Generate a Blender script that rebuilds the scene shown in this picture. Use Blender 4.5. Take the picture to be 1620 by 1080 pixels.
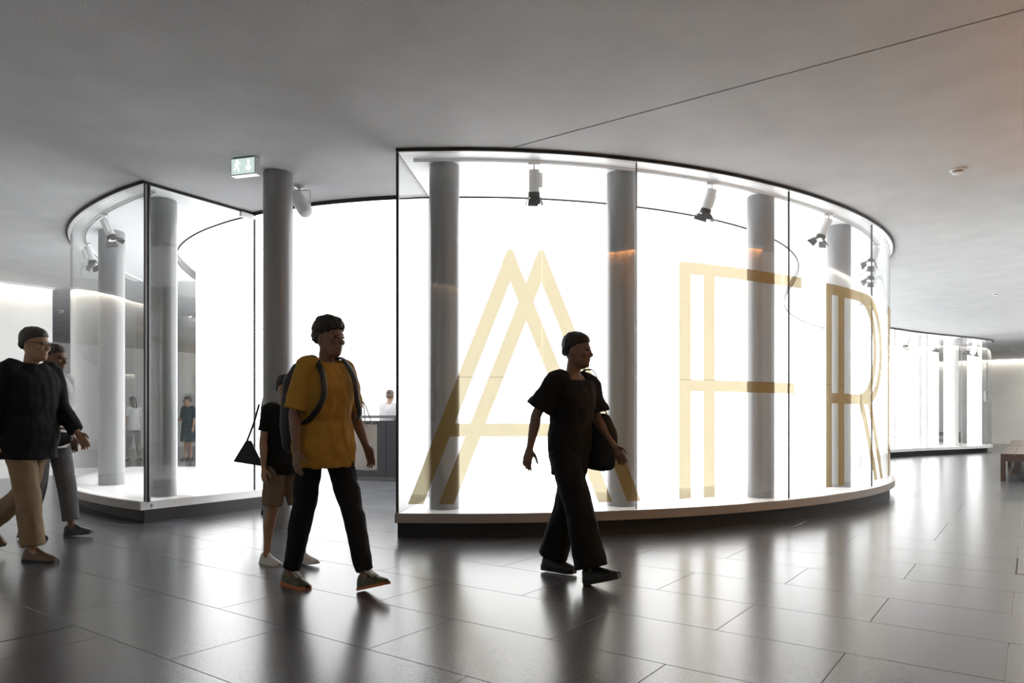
import bpy, bmesh, math, random
from mathutils import Vector, Matrix, noise
from mathutils.geometry import delaunay_2d_cdt
random.seed(7)
for o in list(bpy.data.objects): bpy.data.objects.remove(o)
scene = bpy.context.scene
COL = scene.collection

# ------------------------------------------------------------------ camera, world, exposure
F = 1140.0                      # focal length in pixels of the 1620 px wide frame
CAMZ, CEIL = 1.10, 3.56
cd = bpy.data.cameras.new('camera'); cam = bpy.data.objects.new('camera', cd); COL.objects.link(cam)
cd.sensor_width = 36.0; cd.lens = 36.0 * F / 1620.0
cd.shift_y = 120.0 / 1620.0; cd.clip_start = 0.05; cd.clip_end = 200
cam.location = (0, 0, CAMZ); cam.rotation_euler = (math.pi / 2, 0, 0)
scene.camera = cam
w = bpy.data.worlds.new('world'); scene.world = w; w.use_nodes = True
w.node_tree.nodes['Background'].inputs[0].default_value = (0.05, 0.05, 0.055, 1)
w.node_tree.nodes['Background'].inputs[1].default_value = 0.3
vs = scene.view_settings
vs.view_transform = 'Standard'; vs.look = 'None'; vs.gamma = 1.0; vs.exposure = 0.0; vs.use_curve_mapping = False
scene.cycles.transparent_max_bounces = 40
scene.cycles.max_bounces = 10

WALL_GLOW = 3.4      # luminous drum wall
TOP_GLOW = 1.8       # glowing ceiling added over the drum to light it
COVE = 26.0          # warm cove strips
SPOT = 45.0          # track spotlights, watt
BACK_GLOW = 2.0      # glow painted on the lit, lampless far side of the drum

# the building's own axes (the slab joints): A along the slab rows, B across
EA = Vector((-.811, .585)); EB = Vector((.585, .811))
def ab(a, b, z=0.0): return Vector((EA.x * a + EB.x * b, EA.y * a + EB.y * b, z))
ROTB = math.atan2(EB.y, EB.x)

# ------------------------------------------------------------------ materials
def mat(name, color, rough=.5, metal=0.0, spec=.5, emit=None, estr=1.0, var=0.0, vscale=6.0, bump=0.0, bscale=60.0, objvar=0.0, stretch=None, rvar=0.0):
    m = bpy.data.materials.new(name); m.use_nodes = True
    nt = m.node_tree; p = nt.nodes['Principled BSDF']
    c = (*color, 1)
    p.inputs['Base Color'].default_value = c
    p.inputs['Roughness'].default_value = rough; p.inputs['Metallic'].default_value = metal
    p.inputs['Specular IOR Level'].default_value = spec
    if emit:
        p.inputs['Emission Color'].default_value = (*emit, 1); p.inputs['Emission Strength'].default_value = estr
    if var or bump or objvar or rvar:
        tc = nt.nodes.new('ShaderNodeTexCoord'); src = tc.outputs['Object']
        if stretch:
            mp = nt.nodes.new('ShaderNodeMapping'); mp.inputs['Scale'].default_value = stretch
            nt.links.new(src, mp.inputs[0]); src = mp.outputs[0]
    if var or objvar or rvar:
        nz = nt.nodes.new('ShaderNodeTexNoise'); nz.inputs['Scale'].default_value = vscale; nz.inputs['Detail'].default_value = 6
        nt.links.new(src, nz.inputs['Vector'])
        fac = nz.outputs['Fac']
        if var or objvar:
            mr = nt.nodes.new('ShaderNodeMapRange'); mr.inputs[1].default_value = .3; mr.inputs[2].default_value = .7
            mr.inputs[3].default_value = 1 - var; mr.inputs[4].default_value = 1 + var
            nt.links.new(fac, mr.inputs[0]); val = mr.outputs[0]
            if objvar:
                oi = nt.nodes.new('ShaderNodeObjectInfo'); m2 = nt.nodes.new('ShaderNodeMapRange')
                m2.inputs[3].default_value = 1 - objvar; m2.inputs[4].default_value = 1 + objvar
                nt.links.new(oi.outputs['Random'], m2.inputs[0])
                mm = nt.nodes.new('ShaderNodeMath'); mm.operation = 'MULTIPLY'
                nt.links.new(val, mm.inputs[0]); nt.links.new(m2.outputs[0], mm.inputs[1]); val = mm.outputs[0]
            vm = nt.nodes.new('ShaderNodeVectorMath'); vm.operation = 'SCALE'; vm.inputs[0].default_value = color
            nt.links.new(val, vm.inputs['Scale']); nt.links.new(vm.outputs[0], p.inputs['Base Color'])
        if rvar:
            m3 = nt.nodes.new('ShaderNodeMapRange'); m3.inputs[1].default_value = .3; m3.inputs[2].default_value = .7
            m3.inputs[3].default_value = rough - rvar; m3.inputs[4].default_value = rough + rvar
            nt.links.new(fac, m3.inputs[0]); nt.links.new(m3.outputs[0], p.inputs['Roughness'])
    if bump:
        n2 = nt.nodes.new('ShaderNodeTexNoise'); n2.inputs['Scale'].default_value = bscale; n2.inputs['Detail'].default_value = 4
        nt.links.new(src, n2.inputs['Vector'])
        b = nt.nodes.new('ShaderNodeBump'); b.inputs['Strength'].default_value = bump; b.inputs['Distance'].default_value = .01
        nt.links.new(n2.outputs['Fac'], b.inputs['Height']); nt.links.new(b.outputs[0], p.inputs['Normal'])
    return m

def emitter(name, color, strength):
    m = bpy.data.materials.new(name); m.use_nodes = True; nt = m.node_tree
    p = nt.nodes['Principled BSDF']; p.inputs['Base Color'].default_value = (.4, .4, .4, 1); p.inputs['Roughness'].default_value = .6
    p.inputs['Emission Color'].default_value = (*color, 1); p.inputs['Emission Strength'].default_value = strength
    return m

def glass_mat(name, tint, ior=1.5):
    m = bpy.data.materials.new(name); m.use_nodes = True; nt = m.node_tree; nt.nodes.clear()
    out = nt.nodes.new('ShaderNodeOutputMaterial'); mix = nt.nodes.new('ShaderNodeMixShader')
    tr = nt.nodes.new('ShaderNodeBsdfTransparent'); tr.inputs[0].default_value = (*tint, 1)
    gl = nt.nodes.new('ShaderNodeBsdfGlossy'); gl.inputs['Roughness'].default_value = 0.0; gl.inputs[0].default_value = (1, 1, 1, 1)
    fr = nt.nodes.new('ShaderNodeFresnel'); geo = nt.nodes.new('ShaderNodeNewGeometry')
    mr = nt.nodes.new('ShaderNodeMapRange'); mr.inputs[3].default_value = ior; mr.inputs[4].default_value = 1 / ior
    nt.links.new(geo.outputs['Backfacing'], mr.inputs[0]); nt.links.new(mr.outputs[0], fr.inputs['IOR'])
    nt.links.new(fr.outputs[0], mix.inputs[0]); nt.links.new(tr.outputs[0], mix.inputs[1]); nt.links.new(gl.outputs[0], mix.inputs[2])
    nt.links.new(mix.outputs[0], out.inputs[0]); return m

def film_mat(name, tint, diff, fac, gloss=.25):
    m = bpy.data.materials.new(name); m.use_nodes = True; nt = m.node_tree; nt.nodes.clear()
    out = nt.nodes.new('ShaderNodeOutputMaterial'); mix = nt.nodes.new('ShaderNodeMixShader')
    tr = nt.nodes.new('ShaderNodeBsdfTransparent'); tr.inputs[0].default_value = (*tint, 1)
    p = nt.nodes.new('ShaderNodeBsdfPrincipled'); p.inputs['Base Color'].default_value = (*diff, 1)
    p.inputs['Roughness'].default_value = .35; p.inputs['Metallic'].default_value = gloss
    mix.inputs[0].default_value = fac
    nt.links.new(tr.outputs[0], mix.inputs[1]); nt.links.new(p.outputs[0], mix.inputs[2]); nt.links.new(mix.outputs[0], out.inputs[0])
    return m

M = {}
M['plaster'] = mat('plaster_ceiling', (.57, .575, .585), .9, spec=.2, var=.05, vscale=2.2, bump=.55, bscale=95)
M['soffit'] = mat('case_soffit_white', (.86, .87, .88), .35)
M['white'] = mat('white_paint', (.82, .82, .82), .55, bump=.05, bscale=40)
M['wall'] = mat('wall_white', (.80, .80, .79), .7, var=.03, vscale=1.5, bump=.08, bscale=70)
M['deck'] = mat('deck_white', (.88, .88, .88), .25)
M['fascia'] = mat('fascia_shaded', (.36, .33, .31), .4, var=.03)  # white fascia; the dim shade on its front is painted in as warm grey
M['black'] = mat('black_gap', (.012, .012, .013), .5)
M['base'] = mat('black_base', (.02, .02, .022), .55)
M['column'] = mat('column_shaded', (.20, .204, .21), .30, spec=.9)  # grey for white columns: their backlit shade is put into the colour
M['steel'] = mat('dark_steel', (.05, .052, .055), .35, metal=.6)
M['alu'] = mat('brushed_aluminium', (.6, .6, .61), .35, metal=.9)
M['rail'] = mat('track_grey', (.25, .25, .26), .4, metal=.3)
M['silicone'] = mat('silicone_joint', (.03, .03, .032), .6)
M['lampwhite'] = mat('lamp_white', (.74, .75, .76), .45)
M['lampblack'] = mat('lamp_black', (.015, .015, .016), .5)
M['slate'] = mat('counter_slate', (.013, .0135, .015), .7, spec=.2, var=.15, vscale=5)
M['wood'] = mat('bench_wood', (.045, .028, .018), .45, var=.3, vscale=5, stretch=(1, 14, 14))
M['glow'] = emitter('backlit_wall', (1, 1, 1), WALL_GLOW)
M['backglow'] = emitter('painted_back_glow', (1, 1, 1), BACK_GLOW)  # plain wall, not backlit: the light falling on it is painted as glow
M['topglow'] = emitter('added_ceiling_glow', (1, 1, 1), TOP_GLOW)  # assumed glowing cap, added to light the inner room
M['cove'] = emitter('warm_cove', (1, .72, .38), COVE)
M['covewarm'] = emitter('amber_cove', (1, .56, .22), COVE * 2.4)
M['coveright'] = emitter('pale_cove', (1, .92, .8), COVE * 3.4)
M['covedim'] = emitter('dim_cove', (1, .66, .33), 5.0)
M['covecool'] = emitter('neutral_cove', (1, .90, .74), COVE * 1.4)
M['glass'] = glass_mat('case_glass', (.985, .99, .99))
M['film'] = film_mat('gold_film', (.355, .325, .232), (.95, .62, .20), .27, 0.0)
M['seam'] = film_mat('gold_film_seam', (.22, .19, .12), (.40, .26, .08), .3)

# stone floor: speckled honed slabs, one tint per slab
def stone(name, joints=False):
    m = bpy.data.materials.new(name); m.use_nodes = True; nt = m.node_tree; p = nt.nodes['Principled BSDF']
    N, L = nt.nodes.new, nt.links.new
    geo = N('ShaderNodeNewGeometry'); src = geo.outputs['Position']
    n1 = N('ShaderNodeTexNoise'); n1.inputs['Scale'].default_value = 1.1; n1.inputs['Detail'].default_value = 5; L(src, n1.inputs['Vector'])
    n2 = N('ShaderNodeTexNoise'); n2.inputs['Scale'].default_value = 130; n2.inputs['Detail'].default_value = 3; L(src, n2.inputs['Vector'])
    r1 = N('ShaderNodeMapRange'); r1.inputs[1].default_value = .3; r1.inputs[2].default_value = .7; r1.inputs[3].default_value = .86; r1.inputs[4].default_value = 1.14; L(n1.outputs['Fac'], r1.inputs[0])
    r2 = N('ShaderNodeMapRange'); r2.inputs[1].default_value = .35; r2.inputs[2].default_value = .6; r2.inputs[3].default_value = .7; r2.inputs[4].default_value = 1.12; L(n2.outputs['Fac'], r2.inputs[0])
    oi = N('ShaderNodeObjectInfo'); r3 = N('ShaderNodeMapRange'); r3.inputs[3].default_value = .9; r3.inputs[4].default_value = 1.1; L(oi.outputs['Random'], r3.inputs[0])
    a = N('ShaderNodeMath'); a.operation = 'MULTIPLY'; L(r1.outputs[0], a.inputs[0]); L(r2.outputs[0], a.inputs[1])
    b = N('ShaderNodeMath'); b.operation = 'MULTIPLY'; L(a.outputs[0], b.inputs[0]); L(r3.outputs[0], b.inputs[1])
    v = N('ShaderNodeVectorMath'); v.operation = 'SCALE'; v.inputs[0].default_value = (.083, .086, .094); L(b.outputs[0], v.inputs['Scale']); L(v.outputs[0], p.inputs['Base Color'])
    n3 = N('ShaderNodeTexNoise'); n3.inputs['Scale'].default_value = 1.6; n3.inputs['Detail'].default_value = 3; n3.inputs['Roughness'].default_value = .5; L(src, n3.inputs['Vector'])
    r4 = N('ShaderNodeMapRange'); r4.inputs[1].default_value = .3; r4.inputs[2].default_value = .7; r4.inputs[3].default_value = .24; r4.inputs[4].default_value = .31; p.inputs['Roughness'].default_value = .235
    p.inputs['Specular IOR Level'].default_value = 1.0
    return m
M['panelling'] = mat('oak_panelling', (.42, .27, .15), .5, var=.15, vscale=4, stretch=(1, 1, .1))
def paper_mat(name):
    m = bpy.data.materials.new(name); m.use_nodes = True; nt = m.node_tree; nt.nodes.clear()
    out = nt.nodes.new('ShaderNodeOutputMaterial'); mix = nt.nodes.new('ShaderNodeMixShader'); d = nt.nodes.new('ShaderNodeBsdfDiffuse'); t = nt.nodes.new('ShaderNodeBsdfTranslucent')
    nz = nt.nodes.new('ShaderNodeTexNoise'); nz.inputs['Scale'].default_value = 8; bu = nt.nodes.new('ShaderNodeBump'); bu.inputs['Strength'].default_value = .3; bu.inputs['Distance'].default_value = .02
    nt.links.new(nz.outputs['Fac'], bu.inputs['Height']); nt.links.new(bu.outputs[0], d.inputs['Normal'])
    d.inputs[0].default_value = (.8, .8, .8, 1); t.inputs[0].default_value = (.9, .9, .9, 1); mix.inputs[0].default_value = .6
    nt.links.new(d.outputs[0], mix.inputs[1]); nt.links.new(t.outputs[0], mix.inputs[2]); nt.links.new(mix.outputs[0], out.inputs[0]); return m
M['stone'] = stone('stone_slab')
M['joint'] = mat('floor_joint', (.02, .02, .022), .8)

# ------------------------------------------------------------------ mesh helpers
class MB:
    def __init__(s): s.v = []; s.f = []; s.mi = []
    def add(s, vs, fs, mi=0):
        n = len(s.v); s.v += [tuple(p) for p in vs]; s.f += [tuple(i + n for i in f) for f in fs]; s.mi += [mi] * len(fs); return s
    def box(s, c, d, R=None, mi=0):
        c = Vector(c); d = Vector(d) / 2; P = []
        for z in (-1, 1):
            for x, y in ((-1, -1), (1, -1), (1, 1), (-1, 1)):
                q = Vector((x * d.x, y * d.y, z * d.z)); P.append(c + (R @ q if R else q))
        return s.add(P, [(3, 2, 1, 0), (4, 5, 6, 7), (0, 1, 5, 4), (1, 2, 6, 5), (2, 3, 7, 6), (3, 0, 4, 7)], mi)
    def prism(s, poly, z0, z1, mi=0):
        n = len(poly); P = [(x, y, z0) for x, y in poly] + [(x, y, z1) for x, y in poly]
        return s.add(P, [tuple(reversed(range(n))), tuple(range(n, 2 * n))] + [(i, (i + 1) % n, n + (i + 1) % n, n + i) for i in range(n)], mi)
    def rings(s, rs, cap=True, mi=0):
        n = len(rs[0]); P = [p for r in rs for p in r]; f = []
        for k in range(len(rs) - 1):
            for i in range(n):
                j = (i + 1) % n; f.append((k * n + i, k * n + j, (k + 1) * n + j, (k + 1) * n + i))
        if cap: f += [tuple(reversed(range(n))), tuple(range((len(rs) - 1) * n, len(rs) * n))]
        return s.add(P, f, mi)
    def cyl(s, a, b, r0, r1=None, n=20, mi=0):
        a, b = Vector(a), Vector(b); r1 = r0 if r1 is None else r1
        t = (b - a).normalized(); x = t.orthogonal().normalized(); y = t.cross(x)
        R = lambda c, r: [c + (x * math.cos(i * 2 * math.pi / n) + y * math.sin(i * 2 * math.pi / n)) * r for i in range(n)]
        return s.rings([R(a, r0), R(b, r1)], True, mi)
    def lathe(s, prof, n=28, c=(0, 0, 0), mi=0):
        c = Vector(c)
        return s.rings([[c + Vector((r * math.cos(i * 2 * math.pi / n), r * math.sin(i * 2 * math.pi / n), z)) for i in range(n)] for r, z in prof], True, mi)
    def ell(s, c, r, R=None, n=16, mi=0):
        c = Vector(c); rs = []
        for k in range(1, 9):
            t = math.pi * k / 9; z = -math.cos(t); q = math.sin(t); ring = []
            for i in range(n):
                u = 2 * math.pi * i / n; p = Vector((q * math.cos(u) * r[0], q * math.sin(u) * r[1], z * r[2])); ring.append(c + (R @ p if R else p))
            rs.append(ring)
        return s.rings(rs, True, mi)
    def tube(s, pts, rad, n=12, ref=None, sub=4, mi=0, caps=True):
        pts = [Vector(p) for p in pts]; rad = [r if isinstance(r, tuple) else (r, r) for r in rad]
        P, Rr = [], []
        for i in range(len(pts) - 1):
            p0, p1, p2, p3 = pts[max(i - 1, 0)], pts[i], pts[i + 1], pts[min(i + 2, len(pts) - 1)]
            for k in range(sub):
                t = k / sub
                P.append(.5 * ((2 * p1) + (p2 - p0) * t + (2 * p0 - 5 * p1 + 4 * p2 - p3) * t * t + (3 * p1 - p0 - 3 * p2 + p3) * t ** 3))
                Rr.append(tuple(a + (b - a) * (t * t * (3 - 2 * t)) for a, b in zip(rad[i], rad[i + 1])))
        P.append(pts[-1]); Rr.append(rad[-1])
        T = [(P[min(i + 1, len(P) - 1)] - P[max(i - 1, 0)]).normalized() for i in range(len(P))]
        if caps:
            r0 = min(Rr[0]); r1 = min(Rr[-1])
            P = [P[0] - T[0] * r0 * .8, P[0] - T[0] * r0 * .5] + P + [P[-1] + T[-1] * r1 * .5, P[-1] + T[-1] * r1 * .8]
            Rr = [tuple(q * .4 for q in Rr[0]), tuple(q * .8 for q in Rr[0])] + Rr + [tuple(q * .8 for q in Rr[-1]), tuple(q * .4 for q in Rr[-1])]
            T = [T[0], T[0]] + T + [T[-1], T[-1]]
        x = Vector(ref) if ref is not None else T[0].orthogonal(); rs = []
        for p, t, r in zip(P, T, Rr):
            x = (x - t * x.dot(t)).normalized(); y = t.cross(x)
            rs.append([p + x * r[0] * math.cos(2 * math.pi * i / n) + y * r[1] * math.sin(2 * math.pi * i / n) for i in range(n)])
        return s.rings(rs, True, mi)
    def mesh(s, name, smooth=False):
        me = bpy.data.meshes.new(name); me.from_pydata(s.v, [], s.f)
        if any(s.mi): me.polygons.foreach_set('material_index', s.mi)
        me.validate(); bm = bmesh.new(); bm.from_mesh(me); bmesh.ops.recalc_face_normals(bm, faces=bm.faces); bm.to_mesh(me); bm.free()
        if smooth: me.shade_smooth() if smooth == 1 else me.set_sharp_from_angle(angle=smooth)
        return me
    def build(s, name, m, parent=None, smooth=False, bevel=0):
        me = s.mesh(name, 1 if smooth else False)
        if smooth: me.set_sharp_from_angle(angle=.7)
        for q in (m if isinstance(m, (list, tuple)) else [m]): me.materials.append(q)
        o = bpy.data.objects.new(name, me); COL.objects.link(o)
        if parent: o.parent = parent
        if bevel:
            b = o.modifiers.new('bevel', 'BEVEL'); b.width = bevel; b.segments = 2; b.limit_method = 'ANGLE'
        return o

def empty(name, loc=(0, 0, 0), rz=0, label=None, cat=None, group=None, kind=None):
    o = bpy.data.objects.new(name, None); COL.objects.link(o); o.location = loc; o.rotation_euler.z = rz; o.empty_display_size = .1
    return tag(o, label, cat, group, kind)
def tag(o, label=None, cat=None, group=None, kind=None):
    if label: o['label'] = label
    if cat: o['category'] = cat
    if group: o['group'] = group
    if kind: o['kind'] = kind
    return o

# plan curves -----------------------------------------------------
def crom(P, n=8, closed=False):
    P = [Vector(p) for p in P]; out = []; N = len(P)
    for i in range(N if closed else N - 1):
        g = (lambda k: P[k % N]) if closed else (lambda k: P[max(0, min(k, N - 1))])
        p0, p1, p2, p3 = g(i - 1), g(i), g(i + 1), g(i + 2)
        for k in range(n):
            t = k / n
            out.append(.5 * ((2 * p1) + (p2 - p0) * t + (2 * p0 - 5 * p1 + 4 * p2 - p3) * t * t + (3 * p1 - p0 - 3 * p2 + p3) * t ** 3))
    if not closed: out.append(P[-1].copy())
    return out
def offset(C, d, closed=False):
    out = []; N = len(C)
    for i in range(N):
        a = C[(i - 1) % N] if closed else C[max(i - 1, 0)]; b = C[(i + 1) % N] if closed else C[min(i + 1, N - 1)]
        t = (b - a).normalized(); out.append(C[i] + Vector((-t.y, t.x)) * d)
    return out
def arclen(C):
    s = [0.0]
    for i in range(1, len(C)): s.append(s[-1] + (C[i] - C[i - 1]).length)
    return s
def at_s(C, S, s):
    s = max(0, min(s, S[-1]))
    import bisect
    i = min(max(bisect.bisect_right(S, s) - 1, 0), len(S) - 2)
    return C[i].lerp(C[i + 1], (s - S[i]) / (S[i + 1] - S[i]))
def part_of(C, s0, s1, step=.09):
    S = arclen(C); n = max(1, int((s1 - s0) / step)); return [at_s(C, S, s0 + (s1 - s0) * i / n) for i in range(n + 1)]
def resample(C, n):
    S = arclen(C); return [at_s(C, S, S[-1] * i / n) for i in range(n + 1)]
def strip(mb, C, z0, z1, t, mi=0):
    """solid curved sheet: t thick, centred on the plan curve"""
    a, b = offset(C, t / 2), offset(C, -t / 2)
    return mb.rings([[(p.x, p.y, z0), (q.x, q.y, z0), (q.x, q.y, z1), (p.x, p.y, z1)] for p, q in zip(a, b)], True, mi)
def ringslab(mb, A, B, z0, z1, n=140, mi=0):
    A, B = resample(A, n), resample(B, n)
    return mb.rings([[(p.x, p.y, z0), (q.x, q.y, z0), (q.x, q.y, z1), (p.x, p.y, z1)] for p, q in zip(A, B)], True, mi)

OUT_MAIN = crom([(-1.056,6.589),(-.365,6.571),(.323,6.634),(1.002,6.781),(1.658,7.005),(2.285,7.294),(2.881,7.64),(3.447,8.035),(3.983,8.475),(4.482,8.96),(4.932,9.488),(5.321,10.059),(5.639,10.669),(5.885,11.311),(6.07,11.978),(6.216,12.657),(6.358,13.336),(6.53,14.006),(6.758,14.657),(7.05,15.289),(7.385,15.905),(7.716,16.515),(8.06,17.127),(8.42,17.741),(8.8,18.33)])
OUT_LEFT = crom([(-3.837,7.479),(-4.215,7.74),(-4.572,8.028),(-4.913,8.336),(-5.235,8.665),(-5.533,9.015),(-5.801,9.387),(-6.033,9.782),(-6.228,10.198),(-6.387,10.63),(-6.514,11.073),(-6.616,11.521),(-6.697,11.971),(-6.759,12.422),(-6.796,12.882)])
DR_L = [(-5.599,12.899),(-5.475,12.146),(-5.284,11.412),(-4.996,10.707),(-4.606,10.05),(-4.12,9.457),(-3.552,8.948),(-3.12,8.655)]
DR_M = [(-.92,7.95),(-.743,7.938),(.02,7.962),(.776,8.096),(1.505,8.334),(2.193,8.67),(2.821,9.098),(3.38,9.608),(3.86,10.19),(4.262,10.83),(4.59,11.516),(4.858,12.234),(5.084,12.969),(5.291,13.707),(5.502,14.44),(5.739,15.158),(6.017,15.858),(6.346,16.54),(6.721,17.208),(7.134,17.864),(7.574,18.504),(8.042,19.106),(8.4,19.5)]
DR_P = [(-2.916,8.534),(-2.226,8.224),(-1.497,8.025)]
DR_B = [(8.9,20.6),(8.9,22.2),(7.9,23.6),(6,24.6),(3,24.7),(0,23.6),(-2.5,21.6),(-4.3,18.9),(-5.3,16.2),(-5.6,14.4)]
DRUM = crom(DR_L + DR_P + DR_M + DR_B, closed=True)       # ceiling edge of the drum, going left, front, right, back
NL, NP, NM = len(DR_L), len(DR_P), len(DR_M)
EDGE_L = DRUM[:(NL - 1) * 8 + 1]
EDGE_M = DRUM[(NL + NP) * 8:(NL + NP + NM - 1) * 8 + 1]
WALL_ALL = offset(DRUM, .30, True)
WALL_L = WALL_ALL[:(NL - 1) * 8 + 1]
WALL_M = WALL_ALL[(NL + NP) * 8:(NL + NP + NM - 1) * 8 + 1]
WALL_B = WALL_ALL[(NL + NP + NM - 1) * 8:] + [WALL_ALL[0]]

def inside(p, poly):
    x, y = p; c = False; n = len(poly)
    for i in range(n):
        x0, y0 = poly[i][0], poly[i][1]; x1, y1 = poly[(i + 1) % n][0], poly[(i + 1) % n][1]
        if (y0 > y) != (y1 > y) and x < (x1 - x0) * (y - y0) / (y1 - y0) + x0: c = not c
    return c
def cdt(polys, extra=(), keep=None):
    """triangulates the plane of the given outlines and keeps the triangles whose centre passes keep()"""
    V, E = [], []
    for P in polys:
        n0 = len(V); V += [Vector((p[0], p[1])) for p in P]; E += [(n0 + i, n0 + (i + 1) % len(P)) for i in range(len(P))]
    for a, b in extra:
        V += [Vector(a), Vector(b)]; E.append((len(V) - 2, len(V) - 1))
    v, e, f, *_ = delaunay_2d_cdt(V, E, [], 0, 1e-5)
    out = []
    for t in f:
        c = sum((v[i] for i in t), Vector((0, 0))) / len(t)
        if keep(c): out.append(tuple(t))
    used = sorted({i for t in out for i in t}); mp = {i: k for k, i in enumerate(used)}
    return [v[i] for i in used], [tuple(mp[i] for i in t) for t in out]
def solid(mb, V2, T, fn, mi=0):
    """closed sheet from a flat triangulation; fn(p, side) gives the 3D point of either face"""
    n = len(V2); P = [fn(p, 0) for p in V2] + [fn(p, 1) for p in V2]
    cnt = {}
    for t in T:
        for i in range(len(t)):
            k = (t[i], t[(i + 1) % len(t)]); cnt[k] = 1
    f = [tuple(reversed(t)) for t in T] + [tuple(i + n for i in t) for t in T]
    f += [(a, b, b + n, a + n) for (a, b) in cnt if (b, a) not in cnt]
    return mb.add(P, f, mi)

# ------------------------------------------------------------------ the setting
A0, A1, A2, B0, B1, B2 = -.70, 15.1, 26.0, -.90, 6.0, 36.5
mb = MB(); mb.prism([ab(A0 - .4, B0 - .4).xy, ab(A2 + .4, B0 - .4).xy, ab(A2 + .4, B2 + .4).xy, ab(A0 - .4, B2 + .4).xy], -.12, -.006)
floor = tag(mb.build('floor', M['stone']), 'dark honed stone slab floor reflecting the bright glass cases', kind='structure')

FOOT_MAIN = [tuple(p) for p in OUT_MAIN] + [tuple(p) for p in reversed(EDGE_M)]
FOOT_LEFT = [tuple(p) for p in OUT_LEFT] + [tuple(p) for p in EDGE_L]
slab_mesh = {}
def slab(a0, a1, b0, b1):
    la, lb = round(a1 - a0, 3), round(b1 - b0, 3)
    if (la, lb) not in slab_mesh:
        g = .0014; q = MB(); e = .0012
        rs = []
        for z, i in ((-.03, 0), (-e, 0), (0, e)):
            rs.append([(x, y, z) for x, y in ((g + i, g + i), (lb - g - i, g + i), (lb - g - i, la - g - i), (g + i, la - g - i))])
        q.rings(rs); me = q.mesh('slab'); me.materials.append(M['stone']); slab_mesh[(la, lb)] = me
    o = bpy.data.objects.new('slab', slab_mesh[(la, lb)]); COL.objects.link(o); o.parent = floor
    o.location = ab(a0, b0); o.rotation_euler.z = ROTB
    return o
RW, LN = .633, 1.234
rng = random.Random(3); nslab = 0
phase = {0: .617, 1: 0, 2: .617, 3: 0, 4: .617, 5: 0}
for k in range(-3, 17):
    b0 = 1.74 + RW * k; ph = .09 + (.617 if k % 2 == 0 else 0) + (.0 if k < 6 else rng.choice((0, .617)))
    for j in range(-4, 12):
        a0 = ph + j * LN
        if a0 < A0 - 1.3: continue
        c = ab(a0 + LN / 2, b0 + RW / 2)
        pts = [ab(a0, b0), ab(a0 + LN, b0), ab(a0 + LN, b0 + RW), ab(a0, b0 + RW)]
        vis = any(p.y > 1.6 and abs(p.x) < .74 * p.y + .15 and F * CAMZ / p.y < 460 for p in pts)
        if not vis or c.y > 12.0: continue
        if all(inside(p.xy, FOOT_MAIN) or inside(p.xy, FOOT_LEFT) for p in pts): continue
        if nslab < 300: slab(a0, a0 + LN, b0, b0 + RW); nslab += 1
RZB = Matrix.Rotation(ROTB, 3, 'Z')
def slot(a0, a1, b0, b1):
    mb = MB(); c = ab((a0 + a1) / 2, (b0 + b1) / 2, .0004); mb.box(c, (abs(b1 - b0) + .009, abs(a1 - a0) + .009, .0012), RZB)
    mb.build('slot', M['joint'], floor)
slot(4.10, 4.10, .9, 1.72); slot(.09, .09, 6.19, 6.87); slot(.09, -.3, 6.19, 6.19)

# ceiling with the drum opening and the recessed joint
JB = 5.335
rect = [ab(A0 - .4, B0 - .4).xy, ab(A2 + .4, B0 - .4).xy, ab(A2 + .4, B2 + .4).xy, ab(A0 - .4, B2 + .4).xy]
drum_poly = [tuple(p) for p in DRUM]
ja = 2.9
gap = [ab(A0 - .4, JB - .010).xy, ab(ja + 1.1, JB - .010).xy, ab(ja + 1.1, JB + .010).xy, ab(A0 - .4, JB + .010).xy]
V2, T = cdt([rect, drum_poly, gap], keep=lambda c: inside(c, rect) and not inside(c, drum_poly) and not inside(c, gap))
mb = MB(); solid(mb, V2, T, lambda p, s: (p.x, p.y, CEIL + .10 * s))
ceiling = tag(mb.build('ceiling', M['plaster']), 'grey rough plaster ceiling with one thin straight joint', kind='structure')

def wall(name, a0, b0, a1, b1, t, label, z1=CEIL + .05, m='wall'):
    """wall whose room face runs from (a0,b0) to (a1,b1); t is the thickness to the left of that run"""
    p, q = ab(a0, b0).xy, ab(a1, b1).xy; d = (q - p).normalized(); n = Vector((-d.y, d.x)) * t
    mb = MB(); mb.prism([p, q, q + n, p + n], -.05, z1); return tag(mb.build(name, M[m]), label, kind='structure')
wall('wall_right', A0, B0, A0, B2, -.3, 'white gallery wall running past the benches')
wall('wall_back', A0, B0, A1, B0, .3, 'white wall behind the viewpoint')
wl = wall('wall_left', A1, B0, A1, B1, .3, 'white wall with a warm light line along its top')
wall('wall_return', A1 + .3, B1 - .3, A2, B1 - .3, .3, 'white return wall of the side hall')
wall('wall_far', A0, B2, A2, B2, -.3, 'far white wall washed by warm light from above')
wall('wall_side', A2, B1 - .3, A2, B2, .3, 'plain wall at the far end of the side hall')
wall('wall_panelling', -.45, 2.6, -.45, 9.0, -.2, 'warm wooden wall panelling at the right edge', m='panelling')
def cove(a0, b0, a1, b1, n, m):
    """long linear lamp let into the ceiling edge; n is the side (unit a,b) of the room"""
    p, q = ab(a0, b0).xy, ab(a1, b1).xy; r = ab(*n).xy
    i0, i1 = .02, .075
    mb = MB(); mb.prism([p + r * i0, q + r * i0, q + r * i1, p + r * i1], CEIL - .012, CEIL - .002)
    root = mb.build('cove_light', m)
    h = MB(); h.prism([p + r * i1, q + r * i1, q + r * (i1 + .02), p + r * (i1 + .02)], CEIL - .05, CEIL - .0005)
    h.build('lip', M['white'], root)
    return root
tag(cove(A1, B0, A1, B1, (-1, 0), M['covecool']), 'warm linear light along the top of the left wall', 'light')
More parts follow.
